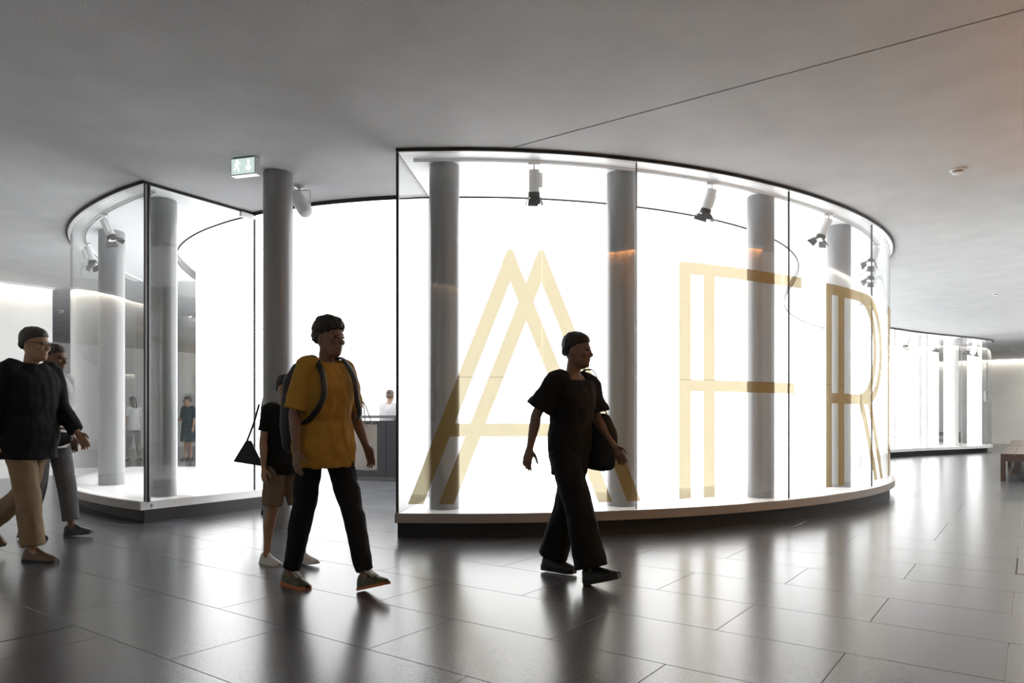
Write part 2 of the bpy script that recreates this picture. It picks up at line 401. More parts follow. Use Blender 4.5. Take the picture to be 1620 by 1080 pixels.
tag(cove(-.45, 2.6, -.45, 9.0, (1, 0), M['covewarm']), 'amber linear light along the top of the wall at the right edge', 'light')
tag(cove(A0, 11.0, A0, B2, (1, 0), M['coveright']), 'pale linear light along the top of the wall beside the benches', 'light')
tag(cove(A0, B0, A1, B0, (0, 1), M['covedim']), 'warm linear light on the wall mirrored in the glass cases', 'light')
tag(cove(A0, B2, A2, B2, (0, -1), M['covecool']), 'warm linear light along the top of the far wall', 'light')

# luminous drum: curved backlit panels, a back wall given glow, the upper shell and an added glowing ceiling
DT = 5.0
drum = tag(empty('wall_drum'), 'glowing white curved wall of the round inner room', kind='structure')
def drum_wall(C, z0, z1, w, m='glow'):
    S = arclen(C); n = max(1, round(S[-1] / w))
    for i in range(n):
        q = MB(); strip(q, part_of(C, S[-1] * i / n + .003, S[-1] * (i + 1) / n - .003, .12), z0, z1, .04)
        q.build('panel', M[m], drum, smooth=True)
for C in (WALL_L, WALL_M): drum_wall(C, 0, DT, 1.3)
drum_wall(WALL_B, 0, 3.80, 2.2, 'backglow'); drum_wall(WALL_B, 3.835, DT, 2.2, 'backglow')
SWL = arclen(WALL_L)[-1]
for z in (3.20, 2.20):
    mb = MB(); strip(mb, part_of(offset(WALL_L, -.0225), SWL - .42, SWL - .10, .05), z - .004, z + .004, .003); mb.build('rule_line', M['rail'], drum)
mb = MB(); DC = DRUM + [DRUM[0]]; strip(mb, DC, CEIL + .101, DT, .02); mb.build('upper_shell', M['white'], drum, smooth=True)
V2, T = cdt([drum_poly], keep=lambda c: inside(c, drum_poly))
mb = MB(); solid(mb, V2, T, lambda p, s: (p.x, p.y, DT + .002 + .05 * s))
tag(mb.build('ceiling_drum', M['topglow']), 'glowing white ceiling added over the round inner room', kind='structure')
mb = MB(); strip(mb, offset(DC, .012), CEIL - .041, CEIL + .101, .012); tag(mb.build('trim_1', M['base']), 'thin grey metal edge around the ceiling opening', kind='structure')

# columns
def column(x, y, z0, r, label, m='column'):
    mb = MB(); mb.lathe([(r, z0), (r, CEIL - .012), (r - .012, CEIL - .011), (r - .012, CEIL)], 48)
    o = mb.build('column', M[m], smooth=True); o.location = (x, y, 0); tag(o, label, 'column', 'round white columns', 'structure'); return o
R0 = .145
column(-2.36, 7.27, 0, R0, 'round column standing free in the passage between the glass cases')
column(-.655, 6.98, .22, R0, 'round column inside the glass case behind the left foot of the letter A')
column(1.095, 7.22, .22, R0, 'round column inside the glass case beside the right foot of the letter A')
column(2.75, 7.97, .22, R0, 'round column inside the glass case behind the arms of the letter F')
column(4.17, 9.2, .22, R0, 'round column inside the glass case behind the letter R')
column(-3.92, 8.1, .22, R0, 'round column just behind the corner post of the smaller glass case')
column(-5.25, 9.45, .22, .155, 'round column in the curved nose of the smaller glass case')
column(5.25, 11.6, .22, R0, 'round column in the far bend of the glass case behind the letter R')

# ------------------------------------------------------------------ glass cases
def case(outer, edge, wallc, sg, splits, label, side_end, base_in, post, dark=True):
    root = empty('glass_display_case', (outer[0].x, outer[0].y, 0), 0, label, 'display case')
    def P(mb, name, m, smooth=False):
        o = mb.build(name, m, root, smooth); o.matrix_parent_inverse = Matrix.Translation((-outer[0].x, -outer[0].y, 0)); return o
    mb = MB(); ringslab(mb, offset(outer, sg * .012), edge, CEIL - .028, CEIL - .006); P(mb, 'soffit', M['soffit'])
    mb = MB(); strip(mb, offset(outer, sg * .004), CEIL - .03, CEIL - .001, .014); P(mb, 'shadow_gap', M['black'], True)
    mb = MB(); ringslab(mb, offset(outer, sg * .015), wallc, .139, .22); P(mb, 'deck', M['deck'])
    mb = MB(); strip(mb, offset(outer, -sg * .006), .137, .224, .024); P(mb, 'fascia', M['fascia'], True)
    bo = offset(outer, sg * base_in)
    mb = MB(); ringslab(mb, bo, wallc, .0, .139); P(mb, 'base', M['base'])
    # straight return side
    p0 = outer[0]; p1 = Vector(side_end); d = (p1 - p0).normalized(); n = Vector((-d.y, d.x)) * sg
    wall0 = wallc[0]
    pw = p0 + d * ((wall0 - p0).dot(d))
    mb = MB(); strip(mb, [p0 - d * .02, pw], .137, .224, .024); P(mb, 'fascia', M['fascia'] if dark else M['deck'])  # flag picks the painted shade tone over the deck white
    mb = MB(); strip(mb, [p0, p1], CEIL - .03, CEIL - .001, .014); P(mb, 'shadow_gap', M['black'])
    # curved glass
    G = offset(outer, sg * .05); S = arclen(G); joints = [s for s in splits if s < S[-1]] + [S[-1]]
    for i in range(len(joints) - 1):
        mb = MB(); strip(mb, part_of(G, joints[i] + .004, joints[i + 1] - .004, .06), .215, CEIL - .029, .016); P(mb, 'glass_panel', M['glass'], True)
        if i:
            mb = MB(); strip(mb, part_of(G, joints[i] - .004, joints[i] + .004, .02), .224, CEIL - .03, .018); P(mb, 'glazing_joint', M['silicone'])
    # straight glass
    g0 = G[0]; gl = (p1 - p0).length
    sd = [g0 + d * .012, g0 + d * (gl - .03)]
    mb = MB(); strip(mb, sd, .215, CEIL - .029, .016); P(mb, 'glass_panel', M['glass'])
    R3 = Matrix.Rotation(math.atan2(d.y, d.x), 3, 'Z')
    mb = MB(); e = g0 + d * (gl - .02); mb.box((e.x, e.y, (CEIL + .2) / 2), (.012, .03, CEIL - .25), R3); P(mb, 'edge_profile', M['steel'])
    # corner post
    for off, wd, m in post:
        q = g0 + Vector((off, -.004)); mb = MB(); mb.box((q.x, q.y, (CEIL + .19) / 2), (wd, .03, CEIL - .25), None); P(mb, 'corner_post', M[m])
    # far end glass
    ed = [G[-1], edge[-1]]; mb = MB(); strip(mb, ed, .215, CEIL - .029, .016); P(mb, 'glass_panel', M['glass'])
    # lighting track
    tr = offset(outer, sg * .21); S = arclen(tr); mb = MB(); strip(mb, part_of(tr, .12, S[-1] - .1, .08), CEIL - .05, CEIL - .027, .03); P(mb, 'track', M['lampwhite'], True)
    mb = MB(); strip(mb, part_of(tr, .12, S[-1] - .1, .08), CEIL - .0515, CEIL - .0495, .012); P(mb, 'track_slot', M['black'], True)
    return root, P, G, tr
mainc, PM, G_MAIN, TR_MAIN = case(OUT_MAIN, EDGE_M, WALL_M, 1, [0, 2.271, 4.274, 6.328, 8.38, 10.43, 12.5], 'large curved glass display case carrying the gold letters A F R', (-.92, 7.95), .05, [(0, .024, 'steel')])
EL, WLc = list(reversed(EDGE_L)), list(reversed(WALL_L))
leftc, PL, G_LEFT, TR_LEFT = case(OUT_LEFT, EL, WLc, -1, [0, 2.9, 5.0], 'smaller curved glass display case with a dark corner post', (-3.12, 8.655), .13, [(-.018, .014, 'steel'), (.0, .02, 'alu'), (.022, .02, 'steel')], False)
# flush black side of the smaller plinth, lock and lintel
d = (Vector((-3.12, 8.655)) - OUT_LEFT[0]).normalized()
mb = MB(); strip(mb, [OUT_LEFT[0] + d * .01 + Vector((.006, 0)), OUT_LEFT[0] + d * 1.7], 0, .137, .02); PL(mb, 'base', M['base'])
q = OUT_LEFT[0] + d * .10; nn = Vector((d.y, -d.x))
mb = MB(); mb.cyl((q.x, q.y, .18), (q.x + nn.x * .02, q.y + nn.y * .02, .18), .017); mb.cyl((q.x + nn.x * .02, q.y + nn.y * .02, .18), (q.x + nn.x * .028, q.y + nn.y * .028, .18), .008, n=12); PL(mb, 'lock', M['alu'], True)
e0, e1 = OUT_LEFT[0] + d * 1.21, OUT_LEFT[0] + d * 1.40
mb = MB(); strip(mb, [e0, e1], CEIL - .085, CEIL - .031, .05); PL(mb, 'lintel', M['white'])

# far case: bright, with its own columns
OUT_FAR = crom([(9.2,18.9),(10.41,19.75),(11.3,20.4),(12.13,20.95),(13.62,21.8),(14.75,22.5),(15.35,23.0),(15.6,23.5),(15.7,24.2),(15.5,24.9)])
EDGE_F = crom([(8.7,19.9),(9.6,20.4),(10.5,21.0),(11.5,21.6),(12.5,22.2),(13.5,22.8),(14.2,23.25),(14.6,23.7),(14.7,24.3),(14.6,24.9)])
root = empty('glass_display_case', (10.41, 19.75, 0), 0, 'distant curved glass display case with white columns, beside the far wall', 'display case')
def PF(mb, name, m, smooth=False):
    o = mb.build(name, m, root, smooth); o.matrix_parent_inverse = Matrix.Translation((-10.41, -19.75, 0)); return o
mb = MB(); ringslab(mb, OUT_FAR, EDGE_F, CEIL - .03, CEIL - .006, 60); PF(mb, 'soffit', M['soffit'])
mb = MB(); strip(mb, OUT_FAR, CEIL - .04, CEIL - .001, .03); PF(mb, 'shadow_gap', M['black'])
mb = MB(); ringslab(mb, OUT_FAR, EDGE_F, .139, .22, 60); PF(mb, 'deck', M['deck'])
mb = MB(); ringslab(mb, offset(OUT_FAR, .15), EDGE_F, 0, .139, 60); PF(mb, 'base', M['base'])
GF = offset(OUT_FAR, .05); SF = arclen(GF)
for i, (s0, s1) in enumerate(((0, 1.75), (1.75, 3.55), (3.55, 5.35), (5.35, 6.95), (6.95, SF[-1]))):
    mb = MB(); strip(mb, part_of(GF, s0 + .006, s1 - .006, .12), .215, CEIL - .03, .016); PF(mb, 'glass_panel', M['glass'], True)
    if i: mb = MB(); strip(mb, part_of(GF, s0 - .006, s0 + .006, .02), .22, CEIL - .03, .02); PF(mb, 'glazing_joint', M['rail'])
SE = arclen(EDGE_F); fw = tag(empty('wall_glow'), 'glowing white wall pieces in the distant case', kind='structure')
for s0, s1 in ((.2, 1.5), (1.51, 2.8), (2.81, 4.2), (4.21, 5.6)):
    mb = MB(); strip(mb, part_of(offset(EDGE_F, .02), s0, s1, .12), .22, CEIL - .01, .05); mb.build('panel', M['glow'], fw, smooth=True)
mb = MB(); strip(mb, [Vector((14.62, 23.12)), Vector((14.9, 23.12)), Vector((15.16, 23.3))], .22, CEIL - .01, .05); mb.build('panel', M['glow'], fw)
mb = MB(); strip(mb, [Vector((8.12, 19.70)), Vector((8.5, 19.85)), Vector((8.88, 20.03))], .0, CEIL - .01, .05); mb.build('panel', M['glow'], fw)
column(12.02, 21.4, .22, .13, 'round column in the distant case, the one nearest the large case', 'white')  # same columns in white: their brighter light is put into the paint
column(13.62, 22.35, .22, .2, 'round column in the middle of the distant case', 'white')

# ------------------------------------------------------------------ letters on the large case
SG = arclen(G_MAIN)
def wrap(p, side):
    s, z = p; c = at_s(G_MAIN, SG, s); a = at_s(G_MAIN, SG, s - .02); b = at_s(G_MAIN, SG, s + .02)
    t = (b - a).normalized(); n = Vector((t.y, -t.x)); q = c + n * (.0095 + .0012 * side); return (q.x, q.y, z)
def arc_poly(c, rx, rz, a0, a1, n=26):
    return [(c[0] + rx * math.cos(a0 + (a1 - a0) * i / n), c[1] + rz * math.sin(a0 + (a1 - a0) * i / n)) for i in range(n + 1)]
def rectp(s0, s1, z0, z1): return [(s0, z0), (s1, z0), (s1, z1), (s0, z1)]
ZB, ZT, ZS = .302, 2.625, 1.470
def leg(t0, t1, zt, b0, b1, zb): return [(t0, zt), (t1, zt), (b1, zb), (b0, zb)]
LET = {}
zt = 2.646
# each bar of the A is cut level at the tip; the two A's are set one bar apart
def bar(sl, sr, tip, w=.1415):
    # slanted bar from tip (centre, at zt) to foot span (sl..sr at ZB)
    return [(tip - .021, zt), (tip + .021, zt), (sr, ZB), (sl, ZB)]
def bars(c, fl, fr):
    (a, b), (e, f) = fl, fr
    L = [(c - .021, zt), (c + .02, zt), (c + .0055 + .067, zt - .115), (b, ZB), (a, ZB)]
    R = [(c - .02, zt), (c + .021, zt), (f, ZB), (e, ZB), (c - .0055 - .067, zt - .115)]
    return [L, R]
A = bars(1.036, (.098, .240), (1.878, 2.018)) + bars(1.325, (.380, .521), (2.171, 2.312))
def leftx(z): return .098 + (1.015 - .098) * (z - ZB) / (zt - ZB)
def rightx(z): return 2.312 + (1.346 - 2.312) * (z - ZB) / (zt - ZB)
A.append([(leftx(.923) + .03, .923), (rightx(.923) - .03, .923), (rightx(1.044) - .03, 1.044), (leftx(1.044) + .03, 1.044)])
LET['A'] = ([A], 'gold letter A of doubled bars on the curved glass')
LET['F'] = ([[rectp(2.737, 2.877, ZB, ZT), rectp(3.03, 3.173, ZB, ZT), rectp(2.737, 4.488, 2.507, ZT), rectp(2.737, 4.362, 1.357, 1.4695)]], 'gold letter F with a doubled stem on the curved glass')
zc, rz = 1.943, .683
bowl = lambda c: (arc_poly((c, zc), .683, rz, -math.pi / 2, math.pi / 2), arc_poly((c, zc), .54, rz - .118, -math.pi / 2, math.pi / 2))
Rp = [rectp(4.975, 5.115, ZB, ZT), rectp(5.268, 5.420, ZB, ZT), rectp(4.975, 6.11, zc + rz - .118, zc + rz), rectp(4.975, 6.11, zc - rz, zc - rz + .118),
      leg(5.83, 5.985, 1.30, 6.412, 6.558, ZB), leg(6.12, 6.275, 1.30, 6.702, 6.848, ZB)]
for c in (5.82, 6.11):
    o_, i_ = bowl(c); Rp.append(o_ + list(reversed(i_)))
LET['R'] = ([Rp], 'gold letter R with a doubled stem and bowl on the curved glass')
LET['I'] = ([[rectp(7.27, 7.41, ZB, ZT), rectp(7.56, 7.70, ZB, ZT)]], 'gold letter seen edge-on at the far bend of the curved glass')
for k, (pp, lab) in LET.items():
    polys = pp[0]; s0 = min(p[0] for P_ in polys for p in P_); s1 = max(p[0] for P_ in polys for p in P_)
    ex = []; n = int((s1 - s0) / .06)
    for i in range(1, n): s = s0 + (s1 - s0) * i / n + 1e-4; ex.append(((s, .25), (s, 2.7)))
    ex += [((s0 - .1, ZS - .0035), (s1 + .1, ZS - .0035)), ((s0 - .1, ZS + .0035), (s1 + .1, ZS + .0035))]
    b = at_s(G_MAIN, SG, s0)
    root = empty('glass_letter', (0, 0, 0), 0, lab, 'letter', 'gold letters on the glass')
    for nm, m, kf in (('upper_film', M['film'], lambda z: z > ZS + .0035), ('lower_film', M['film'], lambda z: z < ZS - .0035), ('film_overlap', M['seam'], lambda z: abs(z - ZS) < .0035)):
        V2, T = cdt(polys, ex, keep=lambda c: kf(c.y) and any(inside(c, P_) for P_ in polys))
        if T:
            mb = MB(); mb.add([wrap(p, 1) for p in V2], T); # adhesive film: a single skin
            lo = mb.build(nm, m, root)
            if nm == 'film_overlap': lo['kind'] = 'stuff'

# ------------------------------------------------------------------ lamps
def frame(d, up=(0, 0, 1)):
    """matrix whose -z looks along d"""
    z = -Vector(d).normalized(); x = Vector(up).cross(z)
    if x.length < .1: x = Vector((1, 0, 0)).cross(z)
    x.normalize(); y = z.cross(x); return Matrix((x, y, z)).transposed()
def spotlight(x, y, aim, label, spread=.62, lit=0.0, k=1.0, turn=0.0):
    root = empty('track_spotlight', (x, y, CEIL - .05), 0, label, 'spotlight', 'track spotlights in the glass cases')
    R = frame(aim) @ Matrix.Rotation(turn, 3, 'Z')
    mb = MB(); mb.box((0, 0, -.008), (.11, .03, .018)); mb.cyl((0, 0, -.012), (0, 0, -.06), .007, n=10); mb.build('adapter', M['lampwhite'], root)
    c0 = Vector((0, 0, -.065)); dirv = -(R @ Vector((0, 0, 1)))
    mb = MB(); mb.cyl(c0 - dirv * .0, c0 + dirv * .205 * k, .05 * k, n=28); mb.build('housing', M['lampwhite'], root, smooth=True)
    mb = MB(); mb.box(c0 + dirv * .10 * k + R @ Vector((.035, -.035, 0)) * k, (.065 * k, .05 * k, .135 * k), R @ Matrix.Rotation(-.78, 3, 'Z')); mb.build('driver_box', M['lampwhite'], root, bevel=.004)
    c1 = c0 + dirv * .205 * k
    mb = MB(); mb.cyl(c1, c1 + dirv * .05 * k, .054 * k, .056 * k, n=28); mb.build('snoot', M['lampblack'], root, smooth=True)
    mb = MB(); mb.cyl(c1 + dirv * .0505 * k, c1 + dirv * .053 * k, .046 * k, n=24); mb.build('lens', M['lens'], root)
    c2 = c1 + dirv * .048 * k
    for i in range(4):
        Q = R @ Matrix.Rotation(i * math.pi / 2, 3, 'Z'); L_ = .075 * k; wI, wO = .045 * k, (.075 if i % 2 == 0 else .05) * k
        base = c2 + Q @ Vector((.056 * k, 0, 0)); out = Q @ Vector((math.sin(spread), 0, 0)) + dirv * math.cos(spread); sd = Q @ Vector((0, 1, 0)); nn = out.cross(sd) * .0015
        a, b, c_, d_ = base - sd * wI, base + sd * wI, base + out * L_ + sd * wO, base + out * L_ - sd * wO
        mb = MB(); mb.rings([[a - nn, b - nn, c_ - nn, d_ - nn], [a + nn, b + nn, c_ + nn, d_ + nn]]); mb.build('barn_door', M['lampblack'], root)
    if lit:
        ld = bpy.data.lights.new('spot_beam', 'SPOT'); ld.energy = lit; ld.spot_size = 1.5; ld.spot_blend = .6; ld.shadow_soft_size = .04
        lo = bpy.data.objects.new('spot_beam', ld); COL.objects.link(lo); lo.parent = root; lo.location = c1 + dirv * .06; lo.rotation_euler = R.to_euler()
    return root
M['lens'] = emitter('spot_lens', (1, .97, .9), 2.0)
spotlight(.21, 6.83, (0, .18, -1), 'track spotlight hanging straight above the tip of the letter A', .35, 0, turn=.1)
spotlight(2.06, 7.42, (-.28, .12, -1), 'track spotlight tilted leftwards above the letter F', .75, 0, turn=.5)
spotlight(3.76, 8.56, (-.45, .0, -1), 'track spotlight with spread barn doors above the letter R', .75, SPOT, turn=.6)
spotlight(5.07, 10.05, (-.50, -.35, -1), 'track spotlight at the outer bend of the large case', .7, SPOT * 4, turn=.3)
spotlight(5.62, 11.2, (-.4, -.3, -1), 'track spotlight farthest round the bend of the large case', .6, 0, turn=.2)
spotlight(-4.84, 8.55, (.42, .05, -1), 'track spotlight tilted rightwards near the corner post of the smaller case', .8, SPOT * 6, turn=.7)
spotlight(-5.86, 9.95, (.36, -.05, -1), 'track spotlight in the outermost bend of the smaller case', .6, SPOT * 6, turn=.2)
for (x, y), lb in zip(((11.45, 20.8), (12.85, 21.65), (14.35, 22.55), (14.95, 23.1)), ('first track spotlight of the distant case, nearest the large case', 'second track spotlight of the distant case', 'third track spotlight of the distant case', 'last track spotlight of the distant case, nearest the far wall')):
    spotlight(x, y, (-.2, .2, -1), lb, .85, SPOT * 2, 1.3, turn=.6)

# white can spotlight on a bracket in the passage
root = empty('bracket_spotlight', (-2.26, 7.66, CEIL), 0, 'white can spotlight on a metal bracket behind the passage column', 'spotlight')
mb = MB(); mb.lathe([(.05, 0), (.05, -.02), (.03, -.03), (.012, -.035), (.012, -.055)], 24); mb.build('ceiling_rose', M['alu'], root, smooth=True)
mb = MB(); mb.tube([(-.085, .0, -.17), (-.085, 0, -.06), (0, 0, -.05), (.10, 0, -.05), (.115, 0, -.07), (.115, 0, -.21)], [.006] * 6, 8); mb.build('bracket', M['alu'], root, smooth=True)
dv = Vector((.55, -.25, -.80)).normalized(); cc = Vector((.015, 0, -.19))
mb = MB(); R = frame(dv).to_4x4(); prof = [(.02, .15), (.06, .145), (.075, .125), (.075, -.10), (.07, -.13), (.05, -.15), (.0, -.155)]
q = MB(); q.lathe([(max(r, .001), z) for r, z in prof], 28); q.v = [tuple(cc + (R.to_3x3() @ Vector(p))) for p in q.v]; q.build('can', M['lampwhite'], root, smooth=True)
mb = MB(); mb.cyl((-.088, 0, -.17), (-.05, 0, -.18), .012, n=12); mb.build('knob', M['lampblack'], root)

# emergency exit sign: running figure and arrow pointing down
root = empty('exit_sign', (-2.53, 6.84, CEIL), math.radians(-16), 'small lit emergency exit sign with running figure and down arrow', 'exit sign')
SW, SH, SD = .27, .165, .075
mb = MB(); mb.box((0, .0, -SH / 2 - .006), (SW, SD, SH)); mb.build('box', M['alu'], root, bevel=.004)
mb = MB(); mb.box((0, 0, -.004), (SW * .8, SD * .7, .008)); mb.build('mount', M['lampblack'], root)
yf = -SD / 2
mb = MB(); mb.box((0, yf - .002, -SH / 2 - .006), (SW - .022, .004, SH - .022)); mb.build('lit_face', emitter('sign_face', (.74, .95, .87), .72), root)
pic = emitter('sign_pictogram', (1, 1, 1), 1.6)
def flat(pts, name):
    mb = MB(); n = len(pts); P = [(x, yf - .0045, z) for x, z in pts] + [(x, yf - .0058, z) for x, z in pts]
    mb.add(P, [tuple(range(n)), tuple(reversed(range(n, 2 * n)))] + [(i, n + i, n + (i + 1) % n, (i + 1) % n) for i in range(n)]); return mb
zc_ = -SH / 2 - .006
fig = MB()
for pts in ([(-.085 + .011 * math.cos(t * .6283), zc_ + .05 + .011 * math.sin(t * .6283)) for t in range(10)],
            [(-.098, zc_ + .035), (-.076, zc_ + .036), (-.082, zc_ - .004), (-.102, zc_ - .002)],
            [(-.078, zc_ + .034), (-.054, zc_ + .014), (-.05, zc_ + .02), (-.076, zc_ + .044)],
            [(-.098, zc_ + .036), (-.115, zc_ + .012), (-.109, zc_ + .009), (-.092, zc_ + .03)],
            [(-.102, zc_ - .001), (-.090, zc_ - .001), (-.104, zc_ - .028), (-.122, zc_ - .034), (-.122, zc_ - .026), (-.110, zc_ - .021)],
            [(-.094, zc_ - .001), (-.082, zc_ - .002), (-.064, zc_ - .022), (-.068, zc_ - .052), (-.076, zc_ - .052), (-.074, zc_ - .026)]):
    pts = [(x + .025, z) for x, z in pts]
    q = flat(pts, 'f'); fig.add(q.v, q.f)
fo = fig.build('running_figure', pic, root); fo['kind'] = 'stuff'
ax = .062
flat([(ax - .008, zc_ + .052), (ax + .008, zc_ + .052), (ax + .008, zc_ - .022), (ax + .03, zc_ - .002), (ax + .03, zc_ - .018), (ax, zc_ - .052), (ax - .03, zc_ - .018), (ax - .03, zc_ - .002), (ax - .008, zc_ - .022)], 'arrow').build('arrow', pic, root)

# smoke detectors
def detector(x, y, label):
    root = empty('smoke_detector', (x, y, CEIL), 0, label, 'smoke detector', 'smoke detectors on the ceiling')
    mb = MB(); mb.lathe([(.07, 0), (.07, -.012), (.06, -.02)], 32); mb.build('base', M['lampwhite'], root, smooth=True)
    mb = MB(); mb.lathe([(.045, -.02), (.043, -.032)], 24); mb.build('vent_ring', M['lampblack'], root, smooth=True)
    mb = MB(); mb.lathe([(.05, -.032), (.048, -.042), (.03, -.05)], 24); mb.build('cap', M['lampwhite'], root, smooth=True)
detector(4.42, 7.15, 'white smoke detector on the ceiling above the benches, the nearest one')
detector(9.6, 14.3, 'white smoke detector on the ceiling above the distant glass case')
detector(18.0, 25.9, 'small smoke detector on the ceiling close to the far wall')
detector(-10.4, 16.6, 'small smoke detector on the ceiling beyond the end of the left wall')

# ------------------------------------------------------------------ counter and benches
root = empty('reception_counter', (-2.0, 12.5, 0), 0, 'dark slate reception counter inside the bright round room', 'counter')
cw = [(-1.05, -.02), (.45, 0), (1.3, .1)]
mb = MB(); mb.box((.1, .3, 1.11), (2.0, .66, .05)); mb.build('worktop', mat('counter_top', (.035, .036, .04), .35), root, bevel=.004)
xs = [-.86, -.28, .3, .88]
for i in range(3):
    mb = MB(); mb.box(((xs[i] + xs[i + 1]) / 2 + .1, .0, .56), (xs[i + 1] - xs[i] - .008, .03, .94)); mb.build('front_panel', M['slate'], root)
mb = MB(); mb.box((.1, .32, .53), (1.72, .58, 1.02)); mb.build('carcass', M['slate'], root)
mb = MB(); mb.box((.1, .03, .045), (1.7, .03, .09)); mb.build('kick_board', M['black'], root)

def bench(a, b, length, label, rot=0):
    root = empty('wooden_bench', ab(a, b), ROTB + rot, label, 'bench')       # local x along the bench, y to its left
    W_, H_ = .62, .475
    for i in range(3):
        mb = MB(); mb.box((length / 2, -W_ / 2 + (i - 1) * W_ / 3, H_ - .02), (length, W_ / 3 - .005, .04)); mb.build('seat_plank', M['wood'], root, bevel=.003)
    for y in (-.03, -W_ + .03):
        mb = MB(); mb.box((length / 2, y, H_ - .085), (length - .02, .04, .09)); mb.build('apron', M['wood'], root)
    for x in (.03, length - .03):
        mb = MB(); mb.box((x, -W_ / 2, H_ - .085), (.04, W_ - .1, .09)); mb.build('end_rail', M['wood'], root)
        for y in (-.04, -W_ + .04):
            mb = MB(); mb.box((x + (.02 if x < 1 else -.02), y, (H_ - .04) / 2), (.075, .075, H_ - .04)); mb.build('leg', M['wood'], root, bevel=.003)
    for y in (-.2, -.42):
        mb = MB(); mb.box((length / 2, y, .13), (length - .1, .1, .03)); mb.build('stretcher', M['wood'], root)
    return root
bench(.44, 15.0, 4.5, 'long dark wooden bench beside the wall, the nearer one')
bench(.44, 19.65, 4.5, 'long dark wooden bench beside the wall, next one behind')
bench(2.4, 35.3, 2.0, 'dark wooden bench standing against the far wall', math.pi / 2)
# small lettered panel at the end of the distant case
mb = MB(); mb.box((15.75, 23.9, 1.8), (.22, .03, .36)); root = mb.build('room_sign', M['lampwhite']); tag(root, 'small pale sign with two dark blocks by the distant case', 'sign')
for i, (z, h_) in enumerate(((1.90, .14), (1.72, .12))):
    mb = MB(); mb.box((15.75, 23.882, z), (.07, .006, h_)); mb.build('text_block', M['steel'], root)

# ------------------------------------------------------------------ people
def remeshed(mb, name, vox, smooth_it=3, wrinkle=0.0, wscale=14.0, seed=0, zstretch=1.0, sm=.5):
    me = mb.mesh(name); o = bpy.data.objects.new('tmp', me); COL.objects.link(o)
    r = o.modifiers.new('r', 'REMESH'); r.mode = 'VOXEL'; r.voxel_size = vox; r.adaptivity = 0
    if smooth_it:
        s = o.modifiers.new('s', 'SMOOTH'); s.factor = sm; s.iterations = smooth_it
    dg = bpy.context.evaluated_depsgraph_get(); out = bpy.data.meshes.new_from_object(o.evaluated_get(dg)); out.name = name
    bpy.data.objects.remove(o); bpy.data.meshes.remove(me)
    if wrinkle:
        off = Vector((seed * 3.1, seed * 1.7, 0)); ns = [v.normal.copy() for v in out.vertices]
        for v, n in zip(out.vertices, ns):
            p = v.co; q = Vector((p.x * wscale, p.y * wscale, p.z * wscale * zstretch)) + off
            f = noise.noise(q) + .5 * noise.noise(q * 2.1)
            v.co = p + n * (f * wrinkle)
    out.shade_smooth(); return out
def put(me, name, m, parent, **kw):
    me.materials.clear(); me.materials.append(m); o = bpy.data.objects.new(name, me); COL.objects.link(o); o.parent = parent
    for k, v in kw.items(): o[k] = v
    return o

SKIN = mat('skin_tan', (.36, .21, .13), .5, var=.06, vscale=9)
SKIN2 = mat('skin_deep', (.17, .095, .06), .5, var=.06, vscale=9)
HAIRB = mat('hair_black', (.012, .010, .009), .5, bump=.4, bscale=120)
HAIRG = mat('hair_dark_grey', (.05, .045, .04), .55, bump=.4, bscale=120)
HAIRN = mat('hair_brown', (.045, .025, .015), .5, bump=.4, bscale=120)
EYEM = mat('eye_dark', (.02, .015, .012), .2)

def joints(P):
    """local frame: x forward, y left, z up; returns the joint positions of a 1.75 m figure"""
    J = {}; lean = P.get('lean', .04); u = Vector((math.sin(lean), 0, math.cos(lean)))
    pel = Vector((0, 0, .93)); J['u'] = u; J['pel'] = pel
    for s, k in ((1, 'L'), (-1, 'R')):
        th, kn, ft = P.get('leg' + k, (0, 0, 0)); ab_ = P.get('spread', .0) * s
        hip = pel + Vector((0, s * .092, -.03)); d1 = Vector((math.sin(th), ab_, -math.cos(th))).normalized(); knee = hip + d1 * .43
        d2 = Vector((math.sin(th - kn), ab_ * .3, -math.cos(th - kn))).normalized(); ank = knee + d2 * .40
        J['hip' + k], J['knee' + k], J['ank' + k], J['foot' + k] = hip, knee, ank, ft
    low = 9
    for k in 'LR':
        c = J['foot' + k]; f = Vector((math.cos(c), 0, math.sin(c))); n = Vector((-math.sin(c), 0, math.cos(c)))
        J['fx' + k], J['fn' + k] = f, n
        for xx in (-.075, .19): low = min(low, (J['ank' + k] + f * xx - n * P.get('sole', .085)).z)
    for k in list(J):
        if k[:3] in ('pel', 'hip', 'kne', 'ank'): J[k] = J[k] - Vector((0, 0, low))
    pel = J['pel']; tw = P.get('twist', 0.0)
    J['sc'] = pel + u * .50
    for s, k in ((1, 'L'), (-1, 'R')):
        sh = J['sc'] + Vector((-math.sin(tw) * s * .17, s * .17 * math.cos(tw), 0)) - u * .01
        sa, abd, eb = P.get('arm' + k, (0, .12, .2)); inn = P.get('in' + k, 0.0)
        d1 = Vector((math.sin(sa) * math.cos(abd), s * math.sin(abd), -math.cos(sa) * math.cos(abd))); el = sh + d1 * .28
        d2 = Vector((math.sin(sa + eb), s * (math.sin(abd) * .5 - inn), -math.cos(sa + eb))).normalized(); wr = el + d2 * .245
        J['sh' + k], J['el' + k], J['wr' + k], J['hd' + k] = sh, el, wr, d2
    J['nk'] = pel + u * .50; J['hb'] = pel + u * .575 + Vector((.025, 0, 0))
    return J

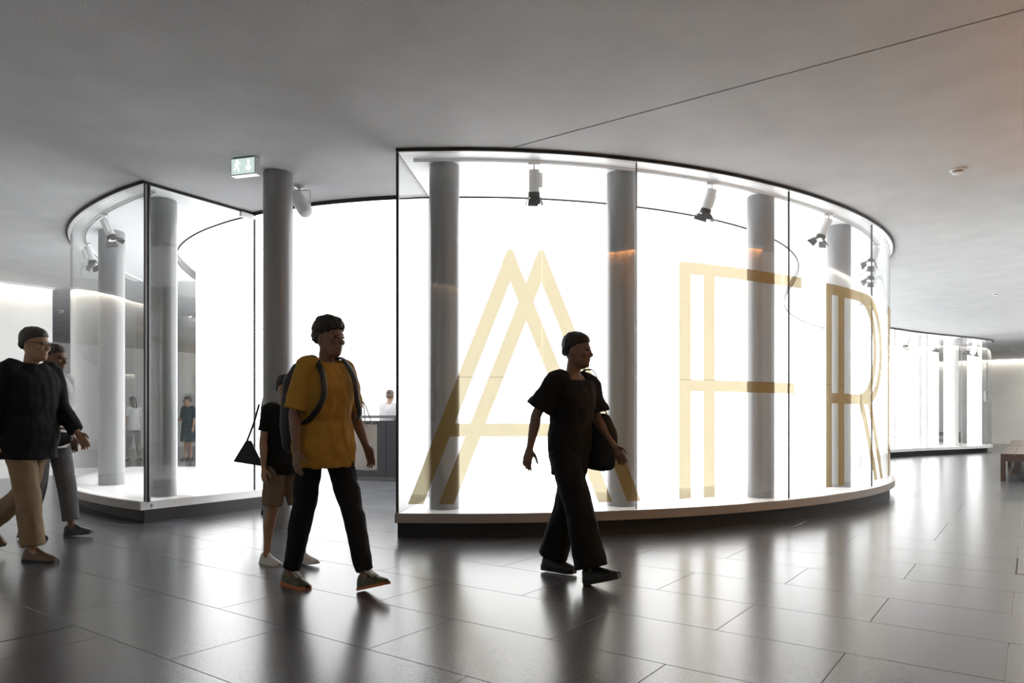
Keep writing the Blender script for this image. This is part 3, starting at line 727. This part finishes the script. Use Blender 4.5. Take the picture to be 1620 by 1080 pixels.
TORSO = [(-.09, .150, .105, 0), (-.02, .168, .118, 0), (.06, .160, .112, 0), (.17, .142, .100, 0), (.28, .158, .110, .005), (.38, .172, .112, .005), (.45, .168, .098, 0), (.50, .125, .075, -.005), (.535, .07, .06, 0)]
def torso(mb, J, grow=0.0, d0=-.2, d1=.6, wf=1.0, belly=0.0, n=22, hem=None):
    u = J['u']; x = Vector((u.z, 0, -u.x)); rs = []; prof = [list(t) for t in TORSO]
    # sample the profile between d0 and d1
    ds = [d0] + [t[0] for t in prof if d0 < t[0] < d1] + [d1]
    def val(d):
        if d <= prof[0][0]: return prof[0][1:]
        for a, b in zip(prof, prof[1:]):
            if d <= b[0]: t = (d - a[0]) / (b[0] - a[0]); return [p + (q - p) * t for p, q in zip(a[1:], b[1:])]
        return prof[-1][1:]
    sd = (J['shL'] - J['shR']).normalized()
    for d in ds:
        wd, dp, xc = val(d); t = max(0, min(1, (d - .1) / .35)); y = (Vector((0, 1, 0)).lerp(sd, t)).normalized(); f = y.cross(Vector((0, 0, 1))).normalized()
        f = (f - u * f.dot(u)).normalized()
        g = grow + (hem * max(0, (.12 - d) / .3) if hem else 0)
        b = belly * math.exp(-((d - .1) / .12) ** 2)
        c = J['pel'] + u * d + f * (xc + b)
        ring = []
        for i in range(n):
            a = 2 * math.pi * i / n; ca, sa = math.cos(a), math.sin(a); e = .85
            ring.append(c + f * (abs(ca) ** e * (1 if ca > 0 else -1)) * (dp + g + b * .5) + y * (abs(sa) ** e * (1 if sa > 0 else -1)) * (wd * wf + g))
        rs.append(ring)
    mb.rings(rs)

def hand(mb, wr, d, s, fwd, curl=.35, fist=0.0, k=1.0):
    """palm, four separate fingers and a thumb; s=+1 for the left hand (palm faces the body)"""
    d = d.normalized(); pn = Vector((0, -s, 0)); pn = (pn - d * pn.dot(d)).normalized(); w = pn.cross(d).normalized()
    if w.x < 0: w = -w                      # thumb side points forward
    mb.tube([wr - d * .02, wr + d * .03, wr + d * .075, wr + d * .092], [(.024, .019), (.034, .016), (.041, .015), (.036, .012)], 12, ref=w)
    for i, (o, L_) in enumerate(((.030, .070), (.0105, .078), (-.0095, .073), (-.029, .057))):
        p = wr + d * .085 + w * o; pts = [p - d * .02, p]; a = curl * (.6 + .15 * i) + fist
        dd = d + w * o * 2.2
        for seg, fr in enumerate((.45, .32, .25)):
            a2 = a * (seg + .6); q = (dd * math.cos(a2) + pn * math.sin(a2)).normalized(); pts.append(pts[-1] + q * L_ * fr)
        mb.tube(pts, [.0085, .0088, .0083, .0075, .0062], 8, sub=2)
    b = wr + d * .028 + w * .03; t1 = (w * .75 + d * .65 + pn * .25).normalized(); t2 = (w * .3 + d * .9 + pn * .35).normalized()
    mb.tube([b - t1 * .02, b + t1 * .02, b + t1 * .035 + t2 * .012, b + t1 * .035 + t2 * .05], [.0125, .012, .0098, .007], 8, sub=3)

HEAD = [(-.012, .034, .028, .030), (.008, .040, .052, .044), (.035, .026, .075, .056), (.065, .014, .089, .064), (.095, .008, .095, .069), (.125, .002, .098, .0725), (.155, -.004, .099, .075), (.185, -.009, .092, .0715), (.21, -.012, .074, .059), (.228, -.013, .046, .037), (.236, -.013, .018, .014)]
def head(mb, J, P, k=1.0):
    R = Matrix.Rotation(P.get('hyaw', 0), 3, 'Z') @ Matrix.Rotation(P.get('hpitch', 0.05), 3, 'Y'); o = J['hb']; T = lambda v: o + R @ Vector(v)
    rs = []
    for z, xc, dp, wd in HEAD:
        ring = []
        for i in range(20):
            a = 2 * math.pi * i / 20; ca, sa = math.cos(a), math.sin(a)
            fw = 1.0 if ca < 0 else .96
            ring.append(T((xc + ca * dp * fw, sa * wd * (1 - .12 * max(0, ca)), z)))
        rs.append(ring)
    mb.rings(rs)
    mb.tube([T((.088, 0, .128)), T((.100, 0, .105)), T((.110, 0, .086)), T((.097, 0, .076))], [.008, .011, .0145, .010], 10)   # nose
    mb.ell(T((.092, 0, .054)), (.011, .022, .007), R); mb.ell(T((.088, 0, .044)), (.011, .019, .007), R)                           # lips
    mb.ell(T((.080, 0, .014)), (.018, .022, .015), R)                                                                                 # chin
    mb.ell(T((.083, 0, .137)), (.014, .050, .009), R)                                                                                 # brow
    for s in (1, -1):
        mb.ell(T((.070, s * .036, .088)), (.026, .022, .022), R)                                                                      # cheek
        mb.ell(T((-.008, s * .074, .105)), (.019, .009, .032), R @ Matrix.Rotation(.25, 3, 'Y'))                                    # ear
    return T, R

def shoe(J, k, root, m, ms, plat=.0, name='shoe', wide=1.0, topm=None, rise=1.0):
    f, n, a = J['fx' + k], J['fn' + k], J['ank' + k]; sd = Vector((0, 1, 0)); SO = J.get('sole', .085); rs = []; so = []
    sec = [(-.080, .022, .055), (-.070, .032, .092), (-.035, .037, .112), (.015, .038, .112), (.055, .040, .092), (.10, .045, .070), (.145, .046, .056), (.18, .038, .044), (.198, .020, .034)]
    h0 = .018 + plat
    for x, w_, h in sec:
        c = a + f * x - n * SO; ring = []
        for i in range(16):
            t = 2 * math.pi * i / 16; y = math.cos(t) * w_ * wide; z = math.sin(t); hh = h * rise + plat * .6
            zz = h0 * .8 + (hh - h0 * .8) * (max(0, z) ** .8) if z > 0 else h0 * .8 + .008 * z
            ring.append(c + sd * y * (1 - .35 * max(0, z)) + n * zz)
        rs.append(ring)
        so.append([c + sd * (w_ + .005) * wide * sx + n * zz for sx, zz in ((-1, 0), (1, 0), (1, h0), (-1, h0))])
    mb = MB(); mb.rings(rs); o = mb.build(name, m, root, smooth=True)
    mb = MB(); mb.rings(so); mb.build('sole', ms, o, smooth=True)
    return o

def person(label, loc, yaw, H, P, skin, hairm, vox=.0062, group='people walking through the gallery', **W):
    J = joints(P); J['sole'] = P.get('sole', .085)
    root = empty('person', loc, yaw, label, 'person', group); root.scale = (H / 1.75,) * 3
    cv = max(.008, vox * 1.15)
    # body: one surface
    mb = MB(); torso(mb, J, -.012, -.09, .535)
    mb.tube([J['nk'] - J['u'] * .04, J['nk'] + J['u'] * .04, J['hb'] + Vector((-.012, 0, .045))], [(.058, .056), (.052, .052), (.052, .052)], 14)
    T, R = head(mb, J, P)
    for s, k in ((1, 'L'), (-1, 'R')):
        sh, el, wr = J['sh' + k], J['el' + k], J['wr' + k]; u1, u2 = (el - sh), (wr - el)
        mb.tube([sh, sh + u1 * .4, el, el + u2 * .3, wr], [.047, .042, .036, .038, .024], 12)
        hand(mb, wr, J['hd' + k], s, 1, P.get('curl', .35), P.get('fist' + k, 0))
        hp, kn, an = J['hip' + k], J['knee' + k], J['ank' + k]; b1, b2 = kn - hp, an - kn; bk = Vector((-.018, 0, 0))
        mb.tube([hp, hp + b1 * .35, kn - b1 * .05, kn + b2 * .08, kn + b2 * .3 + bk, kn + b2 * .7 + bk * .4, an], [.078, .072, .053, .048, .052, .036, .031], 12)
        mb.tube([an, an + J['fx' + k] * .06 - J['fn' + k] * .045, an + J['fx' + k] * .13 - J['fn' + k] * .06], [.032, .030, .022], 10)
    body = put(remeshed(mb, 'body', vox, 2, sm=.35), 'body', skin, root)
    if vox < .009:
        for s in (1, -1):
            mb = MB(); mb.ell(T((.0885, s * .031, .119)), (.009, .012, .008), R, 10); mb.build('eye', EYEM, root, smooth=True)
    # hair
    hs = W.get('hair', 'short'); mb = MB()
    def hring(rows):
        rs = []
        for z, xc, dp, wd in rows: rs.append([T((xc + math.cos(a * math.pi / 9) * dp, math.sin(a * math.pi / 9) * wd, z)) for a in range(18)])
        mb.rings(rs)
    if hs in ('short', 'afro', 'bun', 'long'):
        g = .016 if hs == 'afro' else .006
        hring([(.075, -.070, .028, .045), (.10, -.052, .055 + g, .074), (.13, -.036, .072 + g, .078 + g * .6), (.16, -.022, .090 + g, .079 + g * .6), (.185, -.012, .099 + g, .076 + g), (.212, -.012, .088 + g, .066 + g), (.236 + g * .6, -.014, .058 + g, .046 + g), (.246 + g, -.014, .02, .016)])
    if hs == 'bald':
        for s in (1, -1): mb.ell(T((-.03, s * .066, .115)), (.045, .014, .03), R)
        mb.ell(T((-.085, 0, .105)), (.022, .062, .034), R); mb.ell(T((-.02, 0, .205)), (.075, .058, .03), R)
    if hs == 'bun': mb.ell(T((-.095, 0, .20)), (.045, .045, .042), R)
    if hs == 'long': mb.tube([T((-.06, 0, .12)), T((-.085, 0, .02)), T((-.09, 0, -.10))], [(.075, .045), (.08, .04), (.065, .03)], 14, ref=(0, 1, 0))
    put(remeshed(mb, 'hair', .007, 2, .009 if hs == 'afro' else .004, 55 if hs == 'afro' else 40), 'hair', hairm, root)
    # top
    g = W.get('loose', .014); mb = MB(); hemd = W.get('hem', -.10)
    torso(mb, J, g, hemd, W.get('neck', .525), 1.0, W.get('belly', 0), hem=W.get('flare', 0))
    sl = W.get('sleeve', .75); sr = W.get('sleeve_r', .062)
    for k in 'LR':
        sh, el, wr = J['sh' + k], J['el' + k], J['wr' + k]; u1, u2 = el - sh, wr - el
        st = sh if not W.get('off') else sh + u1 * .12
        inner = J['sc'] + (sh - J['sc']) * .5
        if sl <= 1: mb.tube([inner, st, sh + u1 * sl * .5, sh + u1 * sl], [.06, sr * .98, sr, sr * W.get('cuff', 1.0)], 14, caps=False)
        else: mb.tube([inner, st, sh + u1 * .6, el, el + u2 * (sl - 1) * .5, el + u2 * (sl - 1)], [.06, sr, sr * .95, sr * .85, sr * .8, sr * .72], 14, caps=False)
    put(remeshed(mb, W.get('topname', 'shirt'), cv, 3, W.get('wr', .006), 13, len(label), .7), W.get('topname', 'shirt'), W['top'], root)
    # lower
    mb = MB(); lr = W.get('legs', (.092, .068, .055)); lf = W.get('leglen', .93)
    if W.get('skirt'):
        u = J['u']; rs = []
        for d, wd, dp in ((.14, .150, .108), (.05, .178, .135), (-.08, .195, .155), (-.25, .21, .175), (W['skirt'], .225, .20)):
            c = J['pel'] + Vector((0, 0, d)); rs.append([c + Vector((math.cos(a * math.pi / 12) * dp, math.sin(a * math.pi / 12) * wd, 0)) for a in range(24)])
        mb.rings(rs); nm = 'skirt'
    else:
        nm = W.get('lowname', 'trousers'); torso(mb, J, .006, -.09, .12)
        for k in 'LR':
            hp, kn, an = J['hip' + k], J['knee' + k], J['ank' + k]
            mb.ell(hp + Vector((-.01, 0, .0)), (.095, .088, .10))
            pts = [hp + Vector((0, 0, .02)), hp.lerp(kn, .45), kn]; rr = [lr[0], (lr[0] + lr[1]) / 2, lr[1]]
            if lf > .5: pts += [kn.lerp(an, (lf - .5)), kn.lerp(an, (lf - .5) * 2)]; rr += [(lr[1] + lr[2]) / 2, lr[2]]
            else: pts = [hp + Vector((0, 0, .02)), hp.lerp(kn, lf), hp.lerp(kn, lf * 2)]; rr = [lr[0], lr[0], lr[1]]
            mb.tube(pts, rr, 16, caps=False)
    put(remeshed(mb, nm, cv, 3, W.get('wr', .006), 12, 3 + len(label), .6), nm, W['low'], root)
    for k in 'LR': shoe(J, k, root, W['shoe'], W.get('solem', W['shoe']), W.get('plat', 0), wide=W.get('shoew', 1))
    if W.get('glasses'):
        gm = M['lampblack']; gl = MB()
        for s in (1, -1):
            ring = [T((.106 + .002 * math.cos(t), s * .034 + .023 * math.cos(t * math.pi / 6), .120 + .017 * math.sin(t * math.pi / 6))) for t in range(13)]
            gl.tube(ring, [.0028] * 13, 6, sub=1); gl.tube([T((.104, s * .057, .124)), T((.05, s * .078, .126)), T((-.01, s * .082, .122))], [.0025] * 3, 6)
        gl.tube([T((.106, .011, .122)), T((.112, 0, .124)), T((.106, -.011, .122))], [.0025] * 3, 6)
        o = gl.build('glasses', gm, root, smooth=True)
    return root, J, T, R

def cloth(name, c, rough=.85): return mat(name, c, rough, spec=.25, var=.10, vscale=14, bump=.25, bscale=220)
BLK = cloth('cloth_black', (.008, .008, .009)); BLKJ = cloth('jacket_black', (.007, .007, .008)); JEAN = cloth('jeans_black', (.010, .010, .012))
MUST = cloth('shirt_mustard', (.36, .20, .035)); KHAKI = cloth('trousers_khaki', (.26, .185, .11)); GREYT = cloth('trousers_grey', (.13, .13, .135))
WHT = cloth('shirt_white', (.55, .56, .57)); WHT2 = cloth('shirt_pale_grey', (.30, .30, .31)); TEAL = cloth('dress_slate', (.03, .05, .06)); SHORT = cloth('shorts_khaki', (.20, .15, .10))
DKG = cloth('coat_dark', (.03, .03, .033))
S_BLK = mat('shoe_black', (.01, .01, .01), .4); S_TAN = mat('shoe_brown', (.10, .05, .025), .45); S_WHT = mat('shoe_white', (.6, .58, .55), .5); S_GRY = mat('shoe_charcoal', (.03, .03, .032), .5)
S_ORG = mat('sole_orange', (.50, .14, .04), .5); S_LIME = mat('shoe_black_lime', (.045, .05, .012), .5, var=.9, vscale=22)
rad = math.radians
HD = rad(-36)

def bag_obj(name, label, root, mb, m, cat, smooth=True, vox=None, bevel=0):
    if vox: me = remeshed(mb, name, vox, 4, .004, 10); me.materials.append(m); o = bpy.data.objects.new(name, me); COL.objects.link(o)
    else: o = mb.build(name, m, None, smooth, bevel)
    o.location = root.location; o.rotation_euler = root.rotation_euler; o.scale = root.scale
    return tag(o, label, cat)

# woman in black in front of the letter A
P = dict(lean=.05, legR=(.34, .10, .30), legL=(-.20, .14, -.0), armR=(-.46, .26, .30), armL=(.22, .10, .35), hyaw=rad(8), twist=rad(-8), sole=.085, spread=.02)
rW, J, T, R = person('person in loose black top and wide black trousers walking past the letter A', (.395, 4.92, 0), HD, 1.68, P, SKIN2, HAIRB, hair='short', top=BLK, low=BLK, loose=.028, hem=-.19, flare=-.025, neck=.485, sleeve=.88, sleeve_r=.082, cuff=1.25, off=True, legs=(.105, .100, .115), leglen=.97, shoe=S_BLK, solem=S_BLK, plat=.022, shoew=1.1, wr=.009)
mb = MB(); c = J['pel'] + Vector((.10, .23, .03)); mb.tube([c + Vector((0, 0, .19)), c + Vector((.01, 0, .05)), c + Vector((.0, 0, -.16))], [(.10, .035), (.15, .06), (.14, .05)], 18, ref=(1, 0, 0))
b = bag_obj('shoulder_bag', 'black shoulder bag on the far hip of the person in black', rW, mb, mat('bag_black', (.008, .008, .009), .6), 'bag', vox=.012)
mb = MB(); s_ = J['shL']; mb.tube([c + Vector((-.07, 0, .17)), s_ + Vector((-.05, .02, .03)), s_ + Vector((.0, .01, .075)), s_ + Vector((.06, .02, .03)), c + Vector((.08, 0, .17))], [(.012, .004)] * 5, 8); mb.build('strap', S_BLK, b, smooth=True)

# man in mustard shirt with backpack
P = dict(lean=.05, legL=(.40, .06, .28), legR=(-.22, .12, .0), armL=(-.05, .26, .45), armR=(-.12, .20, .35), hyaw=rad(10), twist=rad(10), spread=.02)
rY, J, T, R = person('person in mustard shirt and black jeans with bright laced trainers', (-1.215, 4.66, 0), rad(-42), 1.76, P, SKIN2, HAIRB, hair='afro', top=MUST, low=JEAN, loose=.030, hem=-.13, flare=.03, neck=.53, sleeve=.95, sleeve_r=.068, cuff=1.12, legs=(.095, .070, .058), leglen=.97, shoe=S_LIME, solem=S_ORG, wr=.011)
for o in list(rY.children):
    if o.name.startswith('shoe'):
        lm = MB(); k = 'L' if (o.data.vertices[0].co - J['ankL']).length < (o.data.vertices[0].co - J['ankR']).length else 'R'
        for i in range(5):
            c = J['ank' + k] + J['fx' + k] * (.035 + .016 * i) - J['fn' + k] * (.085 - .112 + .0105 * i); lm.tube([c + Vector((0, -.024, -.006)), c + Vector((0, 0, .004)), c + Vector((0, .024, -.006))], [.004] * 3, 6)
        lm.build('laces', S_WHT, o, smooth=True)['kind'] = 'stuff'
mb = MB(); u = J['u']; c = J['pel'] + u * .27 - Vector((.215, 0.02, 0)); 
mb.tube([c - u * .27, c - u * .1, c + u * .12, c + u * .23], [(.15, .085), (.165, .105), (.155, .10), (.10, .06)], 20, ref=(0, 1, 0))
b = bag_obj('backpack', 'black backpack on the back of the person in mustard', rY, mb, mat('backpack_black', (.010, .010, .012), .6), 'backpack', vox=.012)
for s, k in ((1, 'L'), (-1, 'R')):
    mb = MB(); q = J['sc'] + Vector((0, s * .105, 0)); mb.tube([c + u * .20 + Vector((.04, s * .09, 0)), q + Vector((-.06, 0, .055)), q + Vector((.03, 0, .062)), q + Vector((.135, .01 * s, -.06)), q + Vector((.155, .02 * s, -.20)), q + Vector((.09, .075 * s, -.33)), c - u * .17 + Vector((.08, s * .14, 0))], [(.022, .006)] * 7, 10, ref=(0, 1, 0)); mb.build('strap', S_BLK, b, smooth=True)
mb = MB(); mb.tube([c + Vector((-.11, -.10, .03)), c + Vector((-.118, 0, .03)), c + Vector((-.11, .10, .03))], [(.012, .004)] * 3, 8, ref=(0, 0, 1)); mb.build('band', mat('band_grey', (.12, .13, .15), .6), b)
# white shopping bag held in the far hand
hw = J['wrL'] + J['hdL'] * .10
hw = hw + Vector((-.19, .06, .36)); mb = MB(); z0 = hw.z - .13; mb.rings([[(hw.x + sx * .105, hw.y + .02 + sy * .035, z) for sx, sy in ((-1, -1), (1, -1), (1, 1), (-1, 1))] for z in (z0 - .31, z0 - .2, z0)])
b = bag_obj('paper_bag', 'white paper carrier bag hanging beside the person in mustard', rY, mb, paper_mat('paper_white'), 'bag', smooth=False)
for sy in (-.03, .03):
    mb = MB(); mb.tube([(hw.x - .06, hw.y + .02 + sy, z0 - .01), (hw.x - .03, hw.y + .01 + sy * .3, z0 + .12), (hw.x, hw.y, z0 + .165), (hw.x + .03, hw.y + .01 + sy * .3, z0 + .12), (hw.x + .06, hw.y + .02 + sy, z0 - .01)], [.004] * 5, 6); mb.build('handle', S_WHT, b, smooth=True)

# shorter companion in shorts, mostly hidden
P = dict(lean=.03, legR=(-.10, .10, .0), legL=(.25, .1, .1), armL=(.1, .1, .2), armR=(-.1, .12, .2), twist=0)
person('short person in khaki shorts and white trainers, half hidden behind the mustard shirt', (-1.72, 5.42, 0), HD, 1.42, P, SKIN, HAIRB, hair='short', top=BLK, low=SHORT, lowname='shorts', loose=.02, sleeve=.7, legs=(.10, .095, .09), leglen=.42, shoe=S_WHT, solem=S_WHT)

# man in black jacket at the left edge
P = dict(lean=.06, legR=(.22, .10, .0), legL=(-.28, .62, -.55), armR=(-.30, .16, .28), armL=(.2, .12, .4), hyaw=rad(5), twist=rad(-8))
rL, J, T, R = person('person in black jacket, beige trousers and glasses striding in at the left edge', (-3.78, 5.62, 0), rad(-10), 1.80, P, SKIN, HAIRG, hair='short', glasses=True, top=BLKJ, topname='jacket', low=KHAKI, loose=.040, hem=-.17, flare=.03, neck=.545, sleeve=1.93, sleeve_r=.078, legs=(.105, .085, .078), leglen=.96, shoe=S_TAN, solem=S_BLK, belly=.02, wr=.008)

# companion in white shirt behind him
P = dict(lean=.05, legR=(-.1, .15, -.05), legL=(.22, .06, .1), armR=(.15, .14, .7), armL=(-.1, .12, .3), hyaw=rad(0))
rP, J, T, R = person('person in white shirt and grey trousers just behind the black jacket', (-4.24, 6.60, 0), rad(-10), 1.76, P, SKIN2, HAIRG, hair='short', top=WHT, low=GREYT, loose=.028, hem=-.12, sleeve=.8, sleeve_r=.075, legs=(.10, .08, .07), shoe=S_GRY)
mb = MB(); hw = J['wrR'] + J['hdR'] * .06; mb.tube([hw + Vector((-.10, 0, -.02)), hw + Vector((.0, 0, -.05)), hw + Vector((.12, 0, -.04))], [(.05, .03), (.07, .04), (.05, .03)], 14, ref=(0, 0, 1))
bag_obj('hand_bag', 'small dark bag held by the person in white shirt', rP, mb, mat('bag_dark', (.015, .015, .017), .6), 'bag', vox=.012)

# someone standing behind the passage column, bag sticking out
P = dict(lean=.02, legR=(.05, .05, 0), legL=(-.05, .05, 0), armR=(-.15, .12, .1), armL=(0, .1, .2))
rC, J, T, R = person('person in dark coat standing behind the passage column', (-2.70, 8.10, 0), rad(8), 1.62, P, SKIN2, HAIRB, vox=.010, group='people inside and beyond the round room', hair='short', top=DKG, topname='coat', low=BLK, loose=.02, hem=-.25, sleeve=1.9, sleeve_r=.06, shoe=S_BLK)
mb = MB(); q = Vector((-.26, -.05, .72)); mb.rings([[q + Vector((-.03, -.02, .19)), q + Vector((.03, -.02, .19)), q + Vector((.03, .02, .19)), q + Vector((-.03, .02, .19))], [q + Vector((-.17, -.05, -.06)), q + Vector((.17, -.05, -.12)), q + Vector((.17, .05, -.12)), q + Vector((-.17, .05, -.06))]])
b = bag_obj('tote_bag', 'black wedge-shaped bag sticking out behind the passage column', rC, mb, mat('tote_black', (.008, .008, .008), .6), 'bag', smooth=False, bevel=.01)
mb = MB(); mb.tube([q + Vector((-.02, 0, .18)), q + Vector((.06, 0, .40)), q + Vector((.12, .0, .62))], [.013] * 3, 8); mb.build('strap', S_BLK, b)

# attendant behind the counter, seen from the back
P = dict(lean=.05, hyaw=rad(25))
person('person with brown hair in white top behind the dark counter', (-2.30, 13.4, 0), rad(60), 1.60, P, SKIN2, HAIRN, vox=.010, group='people inside and beyond the round room', hair='bun', top=WHT2, low=BLK, loose=.02, sleeve=.7, shoe=S_BLK)
# two visitors beyond the smaller case
P = dict(lean=.0, legL=(.05, .05, 0), armR=(.1, .1, 1.2), hyaw=rad(-20))
person('person in slate dress and dark glasses beyond the smaller case', (-8.22, 18.3, 0), rad(-110), 1.62, P, SKIN, HAIRG, vox=.011, group='people inside and beyond the round room', hair='short', glasses=True, top=TEAL, low=TEAL, skirt=-.42, loose=.02, sleeve=.95, shoe=S_BLK)
P = dict(lean=.03, legL=(.12, .08, .05), legR=(-.12, .1, 0), armR=(.1, .1, .5), hyaw=rad(0))
rB, J, T, R = person('person in pale top and trousers beyond the smaller case, carrying a dark bag', (-9.40, 17.9, 0), rad(150), 1.60, P, SKIN, HAIRB, vox=.011, group='people inside and beyond the round room', hair='long', top=WHT, low=GREYT, loose=.02, sleeve=.7, shoe=S_GRY)
mb = MB(); hw = J['wrL'] + J['hdL'] * .05; mb.tube([hw + Vector((0, .05, -.02)), hw + Vector((0, .05, -.14)), hw + Vector((0, .05, -.24))], [(.10, .04), (.13, .06), (.11, .05)], 14, ref=(1, 0, 0))
bag_obj('hand_bag', 'dark grey bag carried by the person in pale top beyond the smaller case', rB, mb, mat('bag_grey', (.04, .04, .042), .6), 'bag', vox=.014)
